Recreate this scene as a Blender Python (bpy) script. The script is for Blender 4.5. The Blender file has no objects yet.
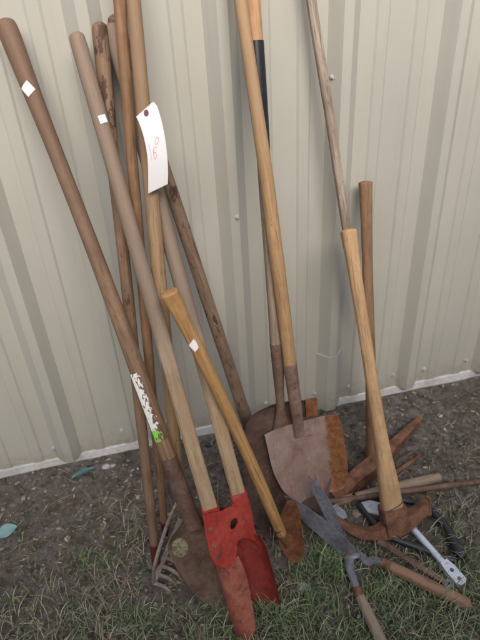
import bpy, bmesh, math, random
from mathutils import Vector, Matrix, noise
random.seed(7)
S = bpy.context.scene
COL = S.collection
rad = math.radians

# ------------------------------------------------------------------ survey
# Camera model measured from the photograph; a pixel of it becomes a ray that
# is met with a real plane (ground, wall, the plane of a tool).
F = 600.0; CH = 1.543
RW = Matrix(((0.96996, -0.17892, 0.16481), (-0.23779, -0.55459, 0.79743), (-0.05128, -0.81266, -0.58047)))
CAM = Vector((0, 0, CH))
WALL_Y = 1.495; RIB = 0.032

def ray(px, py):
    return RW @ Vector((px - 240, py - 320, F))
def G(px, py, z=0.0):
    r = ray(px, py); return CAM + r * ((z - CH) / r.z)
def at(px, py, y):
    r = ray(px, py); return CAM + r * (y / r.y)
def hit(px, py, p0, n):
    r = ray(px, py); return CAM + r * ((p0 - CAM).dot(n) / r.dot(n))
def frame(b, t, ydir=Vector((0, 1, 0))):
    z = (t - b).normalized(); y = (ydir - z * ydir.dot(z)).normalized(); x = y.cross(z)
    m = Matrix((x, y, z)).transposed().to_4x4(); m.translation = b
    return m

# --------------------------------------------------------------- materials
def nodes(name):
    m = bpy.data.materials.new(name); m.use_nodes = True
    nt = m.node_tree; b = nt.nodes['Principled BSDF']
    return m, nt, b
def N(nt, t, **kw):
    n = nt.nodes.new(t)
    for k, v in kw.items():
        if k in n.inputs: n.inputs[k].default_value = v
        else: setattr(n, k, v)
    return n
def coords(nt, scale, rnd=True, kind='Object'):
    tc = N(nt, 'ShaderNodeTexCoord'); mp = N(nt, 'ShaderNodeMapping')
    mp.inputs['Scale'].default_value = scale
    nt.links.new(tc.outputs[kind], mp.inputs['Vector'])
    if rnd:
        oi = N(nt, 'ShaderNodeObjectInfo'); cx = N(nt, 'ShaderNodeCombineXYZ')
        mu = N(nt, 'ShaderNodeMath', operation='MULTIPLY'); mu.inputs[1].default_value = 37.0
        nt.links.new(oi.outputs['Random'], mu.inputs[0])
        for i in range(3): nt.links.new(mu.outputs[0], cx.inputs[i])
        nt.links.new(cx.outputs[0], mp.inputs['Location'])
    return mp.outputs[0]
def tex(nt, vec, scale=1.0, detail=6.0, rough=.6, dist=0.0):
    n = N(nt, 'ShaderNodeTexNoise'); n.inputs['Scale'].default_value = scale
    n.inputs['Detail'].default_value = detail; n.inputs['Roughness'].default_value = rough
    n.inputs['Distortion'].default_value = dist
    nt.links.new(vec, n.inputs['Vector']); return n.outputs[0]
def ramp(nt, fac, stops):
    r = N(nt, 'ShaderNodeValToRGB'); e = r.color_ramp.elements
    while len(e) < len(stops): e.new(.5)
    for el, (p, c) in zip(e, stops):
        el.position = p; el.color = (*c, 1) if len(c) == 3 else c
    nt.links.new(fac, r.inputs[0]); return r.outputs[0]
def mix(nt, fac, a, b, mode='MIX'):
    n = N(nt, 'ShaderNodeMix', data_type='RGBA', blend_type=mode)
    for s, v in ((0, fac), (6, a), (7, b)):
        if hasattr(v, 'links') or hasattr(v, 'is_linked'): nt.links.new(v, n.inputs[s])
        else: n.inputs[s].default_value = v if s == 0 else ((*v, 1) if len(v) == 3 else v)
    return n.outputs[2]
def bump(nt, b, h, strength=.3, dist=.002):
    n = N(nt, 'ShaderNodeBump'); n.inputs['Strength'].default_value = strength
    n.inputs['Distance'].default_value = dist
    nt.links.new(h, n.inputs['Height']); nt.links.new(n.outputs[0], b.inputs['Normal'])
def bw(v): return (v, v, v)

def wood(name, base, dark, spots=.0, spotcol=(.03, .02, .015), rough=.65, worn=None, grain=1.0, flake=None, grad=None):
    """grain runs along local Z of the handle"""
    m, nt, b = nodes(name)
    g = tex(nt, coords(nt, (70, 70, 3.2)), 1.6 * grain, 8, .65, .6)
    c = ramp(nt, g, [(.30, dark), (.52, base), (.75, tuple(min(1, v * 1.18) for v in base))])
    big = tex(nt, coords(nt, (8, 8, 5)), 1.2, 4, .6)
    f = ramp(nt, big, [(.38, bw(0)), (.68, bw(1))])
    c = mix(nt, f, c, tuple(v * .72 for v in base) if worn is None else worn)
    fine = tex(nt, coords(nt, (260, 260, 14)), 1.0, 3, .7)
    ff = ramp(nt, fine, [(.54, bw(0)), (.70, bw(.75))])
    c = mix(nt, ff, c, tuple(v * .6 for v in dark))
    cr = tex(nt, coords(nt, (95, 95, 1.7)), 1.0, 4, .6, .8)
    c = mix(nt, ramp(nt, cr, [(.65, bw(0)), (.71, bw(.5))]), c, tuple(v * .5 for v in dark))
    gm = tex(nt, coords(nt, (14, 14, 9)), 1.6, 6, .7, .4)
    c = mix(nt, ramp(nt, gm, [(.50, bw(0)), (.72, bw(.55))]), c, tuple(v * .85 for v in dark))
    if spots > 0:
        sp = tex(nt, coords(nt, (30, 30, 16)), 1.3, 5, .7, .3)
        sf = ramp(nt, sp, [(.70 - spots * .25, bw(0)), (.76 - spots * .25, bw(.85))])
        c = mix(nt, sf, c, spotcol)
    if grad:
        lo, hi, gc = grad            # weathering changes along the stick between two heights
        tc = N(nt, 'ShaderNodeTexCoord'); sx = N(nt, 'ShaderNodeSeparateXYZ'); nt.links.new(tc.outputs['Object'], sx.inputs[0])
        mr = N(nt, 'ShaderNodeMapRange'); mr.inputs[1].default_value = lo; mr.inputs[2].default_value = hi
        nt.links.new(sx.outputs[2], mr.inputs[0])
        ad = N(nt, 'ShaderNodeMath', operation='MULTIPLY_ADD'); ad.inputs[1].default_value = 1.0
        hn = N(nt, 'ShaderNodeMath', operation='MULTIPLY_ADD'); hn.inputs[1].default_value = .8; hn.inputs[2].default_value = -.4
        nt.links.new(big, hn.inputs[0]); nt.links.new(mr.outputs[0], ad.inputs[0]); nt.links.new(hn.outputs[0], ad.inputs[2])
        c = mix(nt, ramp(nt, ad.outputs[0], [(.2, bw(0)), (.8, bw(.75))]), c, gc)
    if flake:
        lo, hi, fc = flake           # old varnish flaking off between two heights (metres along the handle)
        tc = N(nt, 'ShaderNodeTexCoord'); sx = N(nt, 'ShaderNodeSeparateXYZ'); nt.links.new(tc.outputs['Object'], sx.inputs[0])
        mr = N(nt, 'ShaderNodeMapRange'); mr.inputs[1].default_value = lo; mr.inputs[2].default_value = hi
        nt.links.new(sx.outputs[2], mr.inputs[0])
        fl = tex(nt, coords(nt, (45, 45, 18)), 1.2, 6, .7)
        ad = N(nt, 'ShaderNodeMath', operation='MULTIPLY_ADD'); ad.inputs[1].default_value = .42; 
        nt.links.new(mr.outputs[0], ad.inputs[0]); nt.links.new(fl, ad.inputs[2])
        c = mix(nt, ramp(nt, ad.outputs[0], [(.70, bw(0)), (.74, bw(1))]), c, fc)
    nt.links.new(c, b.inputs['Base Color']); b.inputs['Roughness'].default_value = rough
    b.inputs['Specular IOR Level'].default_value = .35
    bump(nt, b, g, .5, .002)
    return m

def metal(name, cols, scale=14, rough=.7, metallic=.15, b_str=.5, speck=None, specw=.62, chips=False):
    m, nt, b = nodes(name)
    v = coords(nt, (1, 1, 1))
    n1 = tex(nt, v, scale, 9, .68, .4)
    k = len(cols); st = [(.34 + .34 * i / max(1, k - 1), c) for i, c in enumerate(cols)]
    c = ramp(nt, n1, st)
    n2 = tex(nt, v, scale * 7, 5, .7)
    c = mix(nt, ramp(nt, n2, [(.42, bw(.0)), (.75, bw(.5))]), c, tuple(x * .5 for x in cols[0]))
    if speck:
        n3 = tex(nt, v, scale * 1.7, 7, .75, .8)
        c = mix(nt, ramp(nt, n3, [(specw, bw(0)), (specw + .06, bw(.9))]), c, speck)
    if chips:
        n4 = tex(nt, v, scale * 4.0, 10, .8, .9)
        c = mix(nt, ramp(nt, n4, [(.56, bw(0)), (.60, bw(.9))]), c, (.10, .055, .04))
        n5 = tex(nt, v, scale * 3.1, 7, .75, .3)
        c = mix(nt, ramp(nt, n5, [(.58, bw(0)), (.68, bw(.4))]), c, (.30, .20, .15))
    nt.links.new(c, b.inputs['Base Color'])
    rr = ramp(nt, n2, [(.3, bw(max(.05, rough - .15))), (.7, bw(min(1, rough + .15)))])
    nt.links.new(rr, b.inputs['Roughness'])
    b.inputs['Metallic'].default_value = metallic
    bump(nt, b, n2, b_str, .0012)
    return m

def plain(name, col, rough=.6, metallic=0., var=.15, scale=30):
    m, nt, b = nodes(name)
    n = tex(nt, coords(nt, (1, 1, 1)), scale, 5, .65)
    c = ramp(nt, n, [(.3, tuple(x * (1 - var) for x in col)), (.7, tuple(min(1, x * (1 + var)) for x in col))])
    nt.links.new(c, b.inputs['Base Color']); b.inputs['Roughness'].default_value = rough
    b.inputs['Metallic'].default_value = metallic
    return m

M = {}
M['w_grey'] = wood('wood_weathered_grey', (0.289, 0.202, 0.144), (0.144, 0.094, 0.065), .12)
M['w_digger'] = wood('wood_digger_handle', (0.370, 0.277, 0.176), (0.250, 0.159, 0.087), .06, worn=(0.347, 0.231, 0.130), grad=(.50, .95, (0.185, 0.139, 0.115)))
M['w_brown'] = wood('wood_aged_brown', (0.250, 0.159, 0.098), (0.115, 0.069, 0.042), .15, worn=(0.193, 0.120, 0.075), grad=(.75, 1.35, (0.150, 0.090, 0.061)))
M['w_brown2'] = wood('wood_aged_brown_pick', (0.260, 0.150, 0.083), (0.126, 0.069, 0.036), .12, worn=(0.193, 0.112, 0.065))
M['w_red'] = wood('wood_red_brown', (0.280, 0.159, 0.087), (0.135, 0.069, 0.036), .12)
M['w_tan'] = wood('wood_tan', (0.347, 0.236, 0.130), (0.183, 0.116, 0.061), .08, worn=(0.280, 0.176, 0.093), grad=(.55, .95, (0.250, 0.163, 0.098)))
M['w_flaky'] = wood('wood_flaking_varnish', (0.250, 0.159, 0.101), (0.126, 0.073, 0.047), .15, flake=(.45, 2.3, (0.072, 0.039, 0.025)))
M['w_mott'] = wood('wood_mottled', (0.172, 0.108, 0.075), (0.077, 0.046, 0.033), .55, spotcol=(0.043, 0.020, 0.015), worn=(0.249, 0.172, 0.119))
M['w_blond'] = wood('wood_blond', (0.526, 0.352, 0.189), (0.325, 0.194, 0.097), .04, grain=.8, worn=(0.459, 0.286, 0.150))
M['w_gold'] = wood('wood_golden', (0.414, 0.260, 0.132), (0.235, 0.133, 0.062), .08, grain=.9, worn=(0.336, 0.194, 0.092), grad=(.75, 1.2, (0.347, 0.230, 0.136)))
M['w_honey'] = wood('wood_honey', (0.448, 0.265, 0.110), (0.258, 0.133, 0.053), .08, rough=.5, worn=(0.347, 0.194, 0.079))
M['w_streak'] = wood('wood_dry_streaked', (.43, .35, .28), (.12, .085, .065), .2, grain=1.5, worn=(.27, .205, .16))
M['w_orange'] = wood('wood_orange', (0.515, 0.296, 0.158), (0.358, 0.194, 0.097), .0)
M['w_bleach'] = wood('wood_bleached', (0.314, 0.240, 0.176), (0.179, 0.128, 0.092), .12)
M['rust_dark'] = metal('iron_dark_brown', [(.07, .04, .028), (.15, .09, .065), (.21, .14, .105)], 12)
M['rust_mauve'] = metal('iron_worn_mauve', [(.15, .085, .06), (.27, .175, .135), (.35, .25, .21)], 9, .55, .25, .35, (.11, .055, .035), .60)
M['rust_orange'] = metal('rust_orange', [(.08, .032, .016), (.20, .075, .026), (.28, .12, .045)], 22, .85, 0)
M['rust_red'] = metal('iron_rusty_red', [(.11, .05, .03), (.25, .12, .075), (.34, .185, .12)], 26, .52, .35, .9, (.12, .05, .028), .58)
M['rust_tip'] = metal('rust_bright_tip', [(.14, .06, .03), (.27, .125, .06), (.33, .18, .10)], 40, .8, 0)
M['steel_old'] = metal('steel_brown_grey', [(.075, .045, .03), (.17, .11, .078), (.23, .165, .13)], 10, .6, .2, .35, (.12, .06, .03), .66)
M['steel_blue'] = metal('steel_blue_grey', [(.10, .095, .105), (.20, .205, .24), (.31, .315, .37)], 16, .42, .3, .3, (.16, .08, .055), .57)
M['rake'] = metal('steel_rake', [(.16, .12, .10), (.31, .255, .225), (.40, .345, .31)], 20, .55, .2, .3)
M['chrome'] = metal('steel_bright', [(.58, .62, .70), (.66, .70, .78), (.72, .76, .84)], 20, .3, .45, .05)
M['red'] = metal('paint_red', [(.24, .026, .019), (.45, .047, .033), (.52, .09, .065)], 9, .5, 0, .15, (.42, .14, .12), .68, True)
M['red_faded'] = metal('paint_red_faded', [(.22, .06, .038), (.38, .11, .07), (.45, .18, .125)], 12, .65, 0, .3, (.17, .075, .05), .60, True)
M['red_dark'] = metal('paint_red_dull', [(.13, .018, .015), (.27, .034, .026), (.34, .06, .045)], 10, .55, 0, .2, (.15, .06, .04), .66, True)
M['ferrule_red'] = metal('paint_ferrule_red', [(.07, .015, .014), (.13, .028, .024), (.17, .05, .042)], 20, .5)
M['rubber'] = plain('rubber_black', (.018, .019, .024), .45)
M['tape'] = plain('tape_black', (.014, .014, .016), .35, 0, .4, 60)
M['paper'] = plain('paper_white', (.84, .83, .84), .8, 0, .02)
M['sticker'] = plain('sticker_white', (.80, .80, .82), .6, 0, .03)
M['sticker_blue'] = plain('sticker_pale_blue', (.66, .72, .80), .6, 0, .03)
M['ink'] = plain('ink_faded_red', (.62, .40, .45), .8)
M['ink2'] = plain('ink_faded_violet', (.58, .55, .68), .8)
M['ring'] = plain('ring_brown_red', (.16, .05, .045), .7)
M['zinc'] = plain('zinc_screw', (.50, .50, .50), .5, .2)

def olive_label():
    m, nt, b = nodes('label_olive')
    tc = N(nt, 'ShaderNodeTexCoord')
    v = coords(nt, (1, 1, 1), False)
    n = tex(nt, v, 70, 5, .6, 1.0)
    c = ramp(nt, n, [(.36, (.09, .08, .045)), (.5, (.22, .20, .12)), (.66, (.33, .31, .19))])
    nt.links.new(c, b.inputs['Base Color']); b.inputs['Roughness'].default_value = .6
    return m
M['olive'] = olive_label()

def peeled_label():
    m, nt, b = nodes('label_peeled_white')
    v = coords(nt, (1, 1, .55), False)
    n = tex(nt, v, 95, 7, .7, .5)
    tc = N(nt, 'ShaderNodeTexCoord'); sx = N(nt, 'ShaderNodeSeparateXYZ'); nt.links.new(tc.outputs['Object'], sx.inputs[0])
    gz = N(nt, 'ShaderNodeMath', operation='LESS_THAN'); gz.inputs[1].default_value = LABEL_GREEN
    nt.links.new(sx.outputs[2], gz.inputs[0])
    col = mix(nt, gz.outputs[0], (.72, .71, .68), (.22, .62, .08))
    side = N(nt, 'ShaderNodeMath', operation='MULTIPLY_ADD'); side.inputs[1].default_value = 9.0
    nt.links.new(sx.outputs[0], side.inputs[0]); nt.links.new(n, side.inputs[2])
    c = mix(nt, ramp(nt, side.outputs[0], [(.49, bw(0)), (.53, bw(1))]), col, (.13, .07, .045))
    nt.links.new(c, b.inputs['Base Color']); b.inputs['Roughness'].default_value = .6
    return m

# ------------------------------------------------------------ mesh helpers
class MB:
    def __init__(s): s.v = []; s.f = []
    def add(s, vs, fs):
        o = len(s.v); s.v += [Vector(v) for v in vs]; s.f += [tuple(i + o for i in f) for f in fs]; return s
    def build(s, name, mat, parent=None, fr=None, smooth=True, auto=35):
        """vertices are local to frame fr (default: the parent's frame)"""
        me = bpy.data.meshes.new(name); me.from_pydata(s.v, [], s.f); me.validate()
        bm = bmesh.new(); bm.from_mesh(me); bmesh.ops.recalc_face_normals(bm, faces=bm.faces[:])
        for f in bm.faces: f.smooth = smooth
        if smooth:
            for e in bm.edges:
                if len(e.link_faces) == 2 and e.calc_face_angle(0) > rad(auto): e.smooth = False
        bm.to_mesh(me); bm.free()
        for m in (mat if isinstance(mat, (list, tuple)) else [mat]): me.materials.append(m)
        o = bpy.data.objects.new(name, me); COL.objects.link(o)
        if parent is not None:
            o.parent = parent
            if fr is not None: o.matrix_basis = TOOLF[parent.name].inverted() @ fr
        elif fr is not None: o.matrix_world = fr
        return o
TOOLF = {}
def tag(o, label, cat, group=None, kind=None):
    if label: o['label'] = label
    if cat: o['category'] = cat
    if group: o['group'] = group
    if kind: o['kind'] = kind
    return o
def thing(name, label, cat, fr, group=None):
    o = bpy.data.objects.new(name, None); COL.objects.link(o); o.empty_display_size = .1
    o.matrix_world = fr; TOOLF[o.name] = fr.copy(); tag(o, label, cat, group)
    return o
def lerp(a, b, t): return a + (b - a) * t
def smooth_list(pts, n):
    """Catmull-Rom through tuples"""
    out = []; k = len(pts)
    for i in range(k - 1):
        p0, p1, p2, p3 = pts[max(0, i - 1)], pts[i], pts[i + 1], pts[min(k - 1, i + 2)]
        for j in range(n):
            t = j / n
            out.append(tuple(.5 * (2 * b + (c - a) * t + (2 * a - 5 * b + 4 * c - d) * t * t + (3 * b - a - 3 * c + d) * t ** 3)
                             for a, b, c, d in zip(p0, p1, p2, p3)))
    out.append(tuple(pts[-1])); return out
def ring(cx, cy, z, rx, ry, sq, n):
    r = []
    for i in range(n):
        a = 2 * math.pi * (i + .5) / n; c, s = math.cos(a), math.sin(a)
        e = 1.0 if sq <= 0 else 1.0 / ((abs(c) ** (2 + sq * 10) + abs(s) ** (2 + sq * 10)) ** (1 / (2 + sq * 10)))
        r.append((cx + rx * c * e, cy + ry * s * e, z))
    return r
def shaft(profile, n=20, wob=.0012, seed=0, steps=10, cap=True, bow=0.0, dome=.75):
    """profile rows (z, rx, ry, squareness) from bottom to top, rounded ends"""
    rows = [tuple(r) + (r[1], 0)[len(r) - 2:] if len(r) < 4 else tuple(r) for r in profile]
    rows = [(r[0], r[1], r[2], r[3]) for r in rows]
    rs = smooth_list(rows, steps); mb = MB(); V = []; Fc = []
    z0, z1 = rs[0][0], rs[-1][0]
    full = []
    if cap:
        z, rx, ry, sq = rs[0]
        for k in range(4): a = (k + .5) / 4.4 * math.pi / 2; full.append((z - .35 * rx * math.cos(a), rx * math.sin(a), ry * math.sin(a), sq))
    full += rs
    if cap:
        z, rx, ry, sq = rs[-1]
        for k in (3, 2, 1, 0): a = (k + .5) / 4.4 * math.pi / 2; full.append((z + dome * rx * math.cos(a), rx * math.sin(a), ry * math.sin(a), sq))
    for z, rx, ry, sq in full:
        t = (z - z0) / max(1e-6, z1 - z0)
        w = noise.noise_vector(Vector((seed * 3.1, z * 4, .5))) * wob
        q = 1 + (wob / .0012) * .022 * noise.noise(Vector((seed * 1.7, z * 9, 2.5))); rx *= q; ry *= q
        b = bow * math.sin(math.pi * min(1, max(0, t)))
        V += ring(w.x + b, w.y, z, max(.0005, rx), max(.0005, ry), max(0, sq), n)
    for i in range(len(full) - 1):
        for j in range(n): Fc.append((i * n + j, i * n + (j + 1) % n, (i + 1) * n + (j + 1) % n, (i + 1) * n + j))
    Fc.append(tuple(range(n - 1, -1, -1))); Fc.append(tuple((len(full) - 1) * n + j for j in range(n)))
    return mb.add(V, Fc)
def sweep(pts, sec, up=None, n=8, closed_caps=True, rect=False, sub=6):
    """tube or bar along points; sec = list of (w, h) per point"""
    if not isinstance(sec[0], (tuple, list)): sec = [(s, s) for s in sec]
    rows = smooth_list([tuple(p) + tuple(s) for p, s in zip(pts, sec)], sub)
    P = [Vector(r[:3]) for r in rows]; V = []; Fc = []
    u = Vector(up) if up is not None else Vector((.03, .02, 1))
    m = 4 if rect else n
    for i, p in enumerate(P):
        t = (P[min(i + 1, len(P) - 1)] - P[max(0, i - 1)]).normalized()
        a = t.cross(u); a = a.normalized() if a.length > 1e-4 else Vector((1, 0, 0)); b = a.cross(t).normalized()
        w, h = max(.0004, rows[i][3]), max(.0004, rows[i][4])
        if rect: cs = [(-1, -1), (1, -1), (1, 1), (-1, 1)]
        else: cs = [(math.cos(2 * math.pi * k / m), math.sin(2 * math.pi * k / m)) for k in range(m)]
        V += [p + a * (c * w) + b * (s * h) for c, s in cs]
    for i in range(len(P) - 1):
        for j in range(m): Fc.append((i * m + j, i * m + (j + 1) % m, (i + 1) * m + (j + 1) % m, (i + 1) * m + j))
    if closed_caps: Fc.append(tuple(range(m - 1, -1, -1))); Fc.append(tuple((len(P) - 1) * m + j for j in range(m)))
    return MB().add(V, Fc)
def sheet(grid, th, nrm):
    """grid[row][col] of points thickened along nrm"""
    R, C = len(grid), len(grid[0]); nrm = Vector(nrm)
    V = [Vector(p) for r in grid for p in r] + [Vector(p) + nrm * th for r in grid for p in r]
    o = R * C; Fc = []
    for i in range(R - 1):
        for j in range(C - 1):
            a, b, c, d = i * C + j, i * C + j + 1, (i + 1) * C + j + 1, (i + 1) * C + j
            Fc += [(a, b, c, d), (o + d, o + c, o + b, o + a)]
    rim = [j for j in range(C)] + [i * C + C - 1 for i in range(1, R)] + [(R - 1) * C + j for j in range(C - 2, -1, -1)] + [i * C for i in range(R - 2, 0, -1)]
    for k in range(len(rim)):
        a, b = rim[k], rim[(k + 1) % len(rim)]; Fc.append((b, a, o + a, o + b))
    return MB().add(V, Fc)
def local(fr, px, py, y=0.0):
    """photo pixel met with the plane local y = const of a frame"""
    n = fr.to_3x3() @ Vector((0, 1, 0)); p0 = fr @ Vector((0, y, 0))
    return fr.inverted() @ hit(px, py, p0, n)
def zpx(fr, py, p0, p1):
    """height along the axis at photo row py, the axis drawn from pixel p0 to p1"""
    px = p0[0] + (p1[0] - p0[0]) * (py - p0[1]) / (p1[1] - p0[1])
    return local(fr, px, py).z
def dish(fr, rows, th=.0025, cols=14, curve=.02, ybase=0., yrow=None, sub=5):
    """blade from rows of (left pixel, right pixel); edges come forward by curve"""
    R = []
    for k, (l, r) in enumerate(rows):
        a, b = local(fr, *l), local(fr, *r); R.append((a.x, a.z, b.x, b.z, yrow[k] if yrow else ybase))
    R = smooth_list(R, sub); grid = []
    W = max(abs(r[2] - r[0]) for r in R)
    for ax, az, bx, bz, y in R:
        row = []; wd = abs(bx - ax) / W
        for j in range(cols + 1):
            t = j / cols; u = 2 * t - 1
            row.append((lerp(ax, bx, t), y - curve * wd * (u * u - .3), lerp(az, bz, t)))
        grid.append(row)
    return sheet(grid, th, (0, 1, 0))
def extrude_poly(fr, outline, y0, th, hole=None):
    """flat plate: outline in photo pixels met with local plane y0; th thick; polygon via bmesh fill"""
    bm = bmesh.new()
    def loop(pts): 
        vs = [bm.verts.new(local(fr, px, py, y0)) for px, py in pts]
        return [bm.edges.new((vs[i], vs[(i + 1) % len(vs)])) for i in range(len(vs))]
    ed = loop(outline)
    if hole: ed += loop(hole)
    r = bmesh.ops.triangle_fill(bm, use_beauty=True, use_dissolve=False, edges=ed)
    faces = [g for g in r['geom'] if isinstance(g, bmesh.types.BMFace)]
    ex = bmesh.ops.extrude_face_region(bm, geom=faces)
    for g in ex['geom']:
        if isinstance(g, bmesh.types.BMVert): g.co.y += th
    bm.verts.index_update(); mb = MB().add([v.co.copy() for v in bm.verts], [[v.index for v in f.verts] for f in bm.faces]); bm.free()
    return mb
def patch(z0, zh, a0, ah, r, n=8, tilt=0., th=.0006):
    """small label wrapped on a round handle: centre height/angle, half sizes; angle -90deg faces the viewer"""
    grid = []
    for i in range(n + 1):
        row = []
        for j in range(n + 1):
            u, v = 2 * j / n - 1, 2 * i / n - 1
            uu, vv = u * math.cos(tilt) - v * math.sin(tilt), u * math.sin(tilt) + v * math.cos(tilt)
            a = a0 + uu * ah
            row.append((r * math.cos(a), r * math.sin(a), z0 + vv * zh))
        grid.append(row)
    R = len(grid); mb = MB(); top = [Vector(p) for q in grid for p in q]
    out = [Vector((p.x * (1 + th / r), p.y * (1 + th / r), p.z)) for p in top]
    V = top + out; o = len(top); C = n + 1; Fc = []
    for i in range(n):
        for j in range(n):
            a, b, c, d = i * C + j, i * C + j + 1, (i + 1) * C + j + 1, (i + 1) * C + j
            Fc += [(a, b, c, d), (o + d, o + c, o + b, o + a)]
    rim = list(range(C)) + [i * C + C - 1 for i in range(1, C)] + [(C - 1) * C + j for j in range(C - 2, -1, -1)] + [i * C for i in range(C - 2, 0, -1)]
    for k in range(len(rim)):
        a, b = rim[k], rim[(k + 1) % len(rim)]; Fc.append((b, a, o + a, o + b))
    return mb.add(V, Fc)

# ---------------------------------------------------------------- the wall
def wall_material():
    m, nt, b = nodes('siding_beige_paint')
    v = coords(nt, (1, 1, 1), False)
    n = tex(nt, coords(nt, (2.2, 2.2, 1.0), False), 1.5, 5, .6)
    c = ramp(nt, n, [(.3, (.405, .396, .35)), (.7, (.46, .45, .40))])
    st = tex(nt, coords(nt, (40, 40, 2.2), False), 1.0, 6, .7, .2)
    c = mix(nt, ramp(nt, st, [(.52, bw(0)), (.8, bw(.30))]), c, (.34, .315, .265))
    # mud splashed up the lowest hand's breadth of the panels
    tc = N(nt, 'ShaderNodeTexCoord'); sx = N(nt, 'ShaderNodeSeparateXYZ'); nt.links.new(tc.outputs['Object'], sx.inputs[0])
    sp = tex(nt, v, 38, 8, .75)
    mr = N(nt, 'ShaderNodeMapRange'); mr.inputs[1].default_value = .02; mr.inputs[2].default_value = .16
    mr.inputs[3].default_value = .34; mr.inputs[4].default_value = -.15
    nt.links.new(sx.outputs[2], mr.inputs[0])
    ad = N(nt, 'ShaderNodeMath', operation='ADD'); nt.links.new(sp, ad.inputs[0]); nt.links.new(mr.outputs[0], ad.inputs[1])
    c = mix(nt, ramp(nt, ad.outputs[0], [(.58, bw(0)), (.92, bw(.6))]), c, (.25, .205, .155))
    nt.links.new(c, b.inputs['Base Color'])
    b.inputs['Roughness'].default_value = .5; b.inputs['Specular IOR Level'].default_value = .4
    dn = tex(nt, coords(nt, (3, 3, 1.2), False), 2.0, 3, .5)
    bump(nt, b, dn, .22, .012)
    return m
M['siding'] = wall_material()
X0, X1, ZT = -2.6, 4.2, 2.6
def wall_profile():
    pts = []; P = .305
    k0 = int(math.floor((X0 + .303) / P)); x = -.3034 + k0 * P
    while x < X1:
        for dx, h in ((-.041, 0), (-.0125, RIB), (.0125, RIB), (.041, 0),
                      (.082, 0), (.088, .0045), (.114, .0045), (.120, 0), (.185, 0), (.191, .0045), (.217, .0045), (.223, 0)):
            pts.append((x + dx, WALL_Y - h))
        x += P
    return pts
wfr = Matrix.Translation((.3, WALL_Y, 0))
wall = thing('shed_wall', 'beige ribbed metal shed wall the tools lean against', 'wall', wfr)
mb = MB(); pr = wall_profile(); zs = [.032, .3, .8, 1.4, 2.0, ZT]
V = []; Fc = []
for z in zs:
    for x, y in pr:
        w = .0016 * noise.noise(Vector((x * 2.2, z * 1.6, 0)))
        zz = z + (.004 * noise.noise(Vector((x * 7, 3, 0))) if z < .1 else 0)
        V.append((x - .3, y - WALL_Y + w, zz))
n = len(pr)
for i in range(len(zs) - 1):
    for j in range(n - 1): Fc.append((i * n + j, i * n + j + 1, (i + 1) * n + j + 1, (i + 1) * n + j))
# back sheet so that the wall has a body
o = len(V)
V += [(X0 - .3, .05, .0), (X1 - .3, .05, .0), (X1 - .3, .05, ZT), (X0 - .3, .05, ZT)]; Fc.append((o, o + 1, o + 2, o + 3))
mb.add(V, Fc).build('siding_panel', M['siding'], wall, smooth=True, auto=20)
def box(x0, x1, y0, y1, z0, z1):
    return MB().add([(x0, y0, z0), (x1, y0, z0), (x1, y1, z0), (x0, y1, z0), (x0, y0, z1), (x1, y0, z1), (x1, y1, z1), (x0, y1, z1)],
                    [(0, 3, 2, 1), (4, 5, 6, 7), (0, 1, 5, 4), (1, 2, 6, 5), (2, 3, 7, 6), (3, 0, 4, 7)])
M['base'] = metal('base_pale_concrete', [(.50, .50, .50), (.68, .68, .68), (.76, .76, .76)], 9, .6, 0, .3, (.26, .21, .17), .64)
bs = box(X0 - .3, X1 - .3, -.007, .048, -.08, .030); bs.build('base_strip', M['base'], wall, smooth=False)
# screws: (pixel) on the flats
def wall_pt(px, py, off=0.0): return at(px, py, WALL_Y - off)
for px, py in ((53, 448), (122, 430), (166, 421), (249, 413), (266, 403), (315, 393), (348, 386), (393, 375), (424, 369), (466, 360), (237, 217), (332, 77)):
    p = wall_pt(px, py); off = 0
    for _ in range(6):
        u = (p.x + .3034 + .1525) % .305 - .1525; a_ = abs(u)
        off = RIB if a_ < .0125 else RIB * (.041 - a_) / .0285 if a_ < .041 else 0
        p = wall_pt(px, py, off)
    s = MB(); x, z = p.x - .3, p.z
    for rr, y0, y1 in ((.0085, .004 - off, -.0025 - off), (.0048, -.0025 - off, -.0075 - off)):
        k = 12 if rr > .006 else 6
        if z > .3: rr *= .65
        V = [(x + rr * math.cos(2 * math.pi * i / k), y, z + rr * math.sin(2 * math.pi * i / k)) for y in (y0, y1) for i in range(k)]
        s.add(V, [(i, (i + 1) % k, k + (i + 1) % k, k + i) for i in range(k)] + [tuple(range(k)), tuple(range(k, 2 * k))])
    s.build('screw', M['zinc'], wall, smooth=False)
# the rib with a mended lower end: a short capping over the rib
rx = .6116 - .3; pz = wall_pt(330, 357, RIB).z
cap = MB(); c = [(-.046, -.0015), (-.0165, -RIB - .0018), (.0165, -RIB - .0018), (.046, -.0015)]
V = [(rx + a, b_, z) for z in (.012, pz) for a, b_ in c] + [(rx + a * .93, b_ + .003, z) for z in (.012, pz) for a, b_ in c]
cap.add(V, [(0, 1, 5, 4), (1, 2, 6, 5), (2, 3, 7, 6), (8, 12, 13, 9), (9, 13, 14, 10), (10, 14, 15, 11),
            (4, 5, 13, 12), (5, 6, 14, 13), (6, 7, 15, 14), (0, 8, 9, 1), (1, 9, 10, 2), (2, 10, 11, 3)])
M['patchm'] = plain('siding_grey_paint', (.42, .41, .40), .5, 0, .06, 8)
cap.build('rib_cover', M['siding'], wall, smooth=False)

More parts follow.
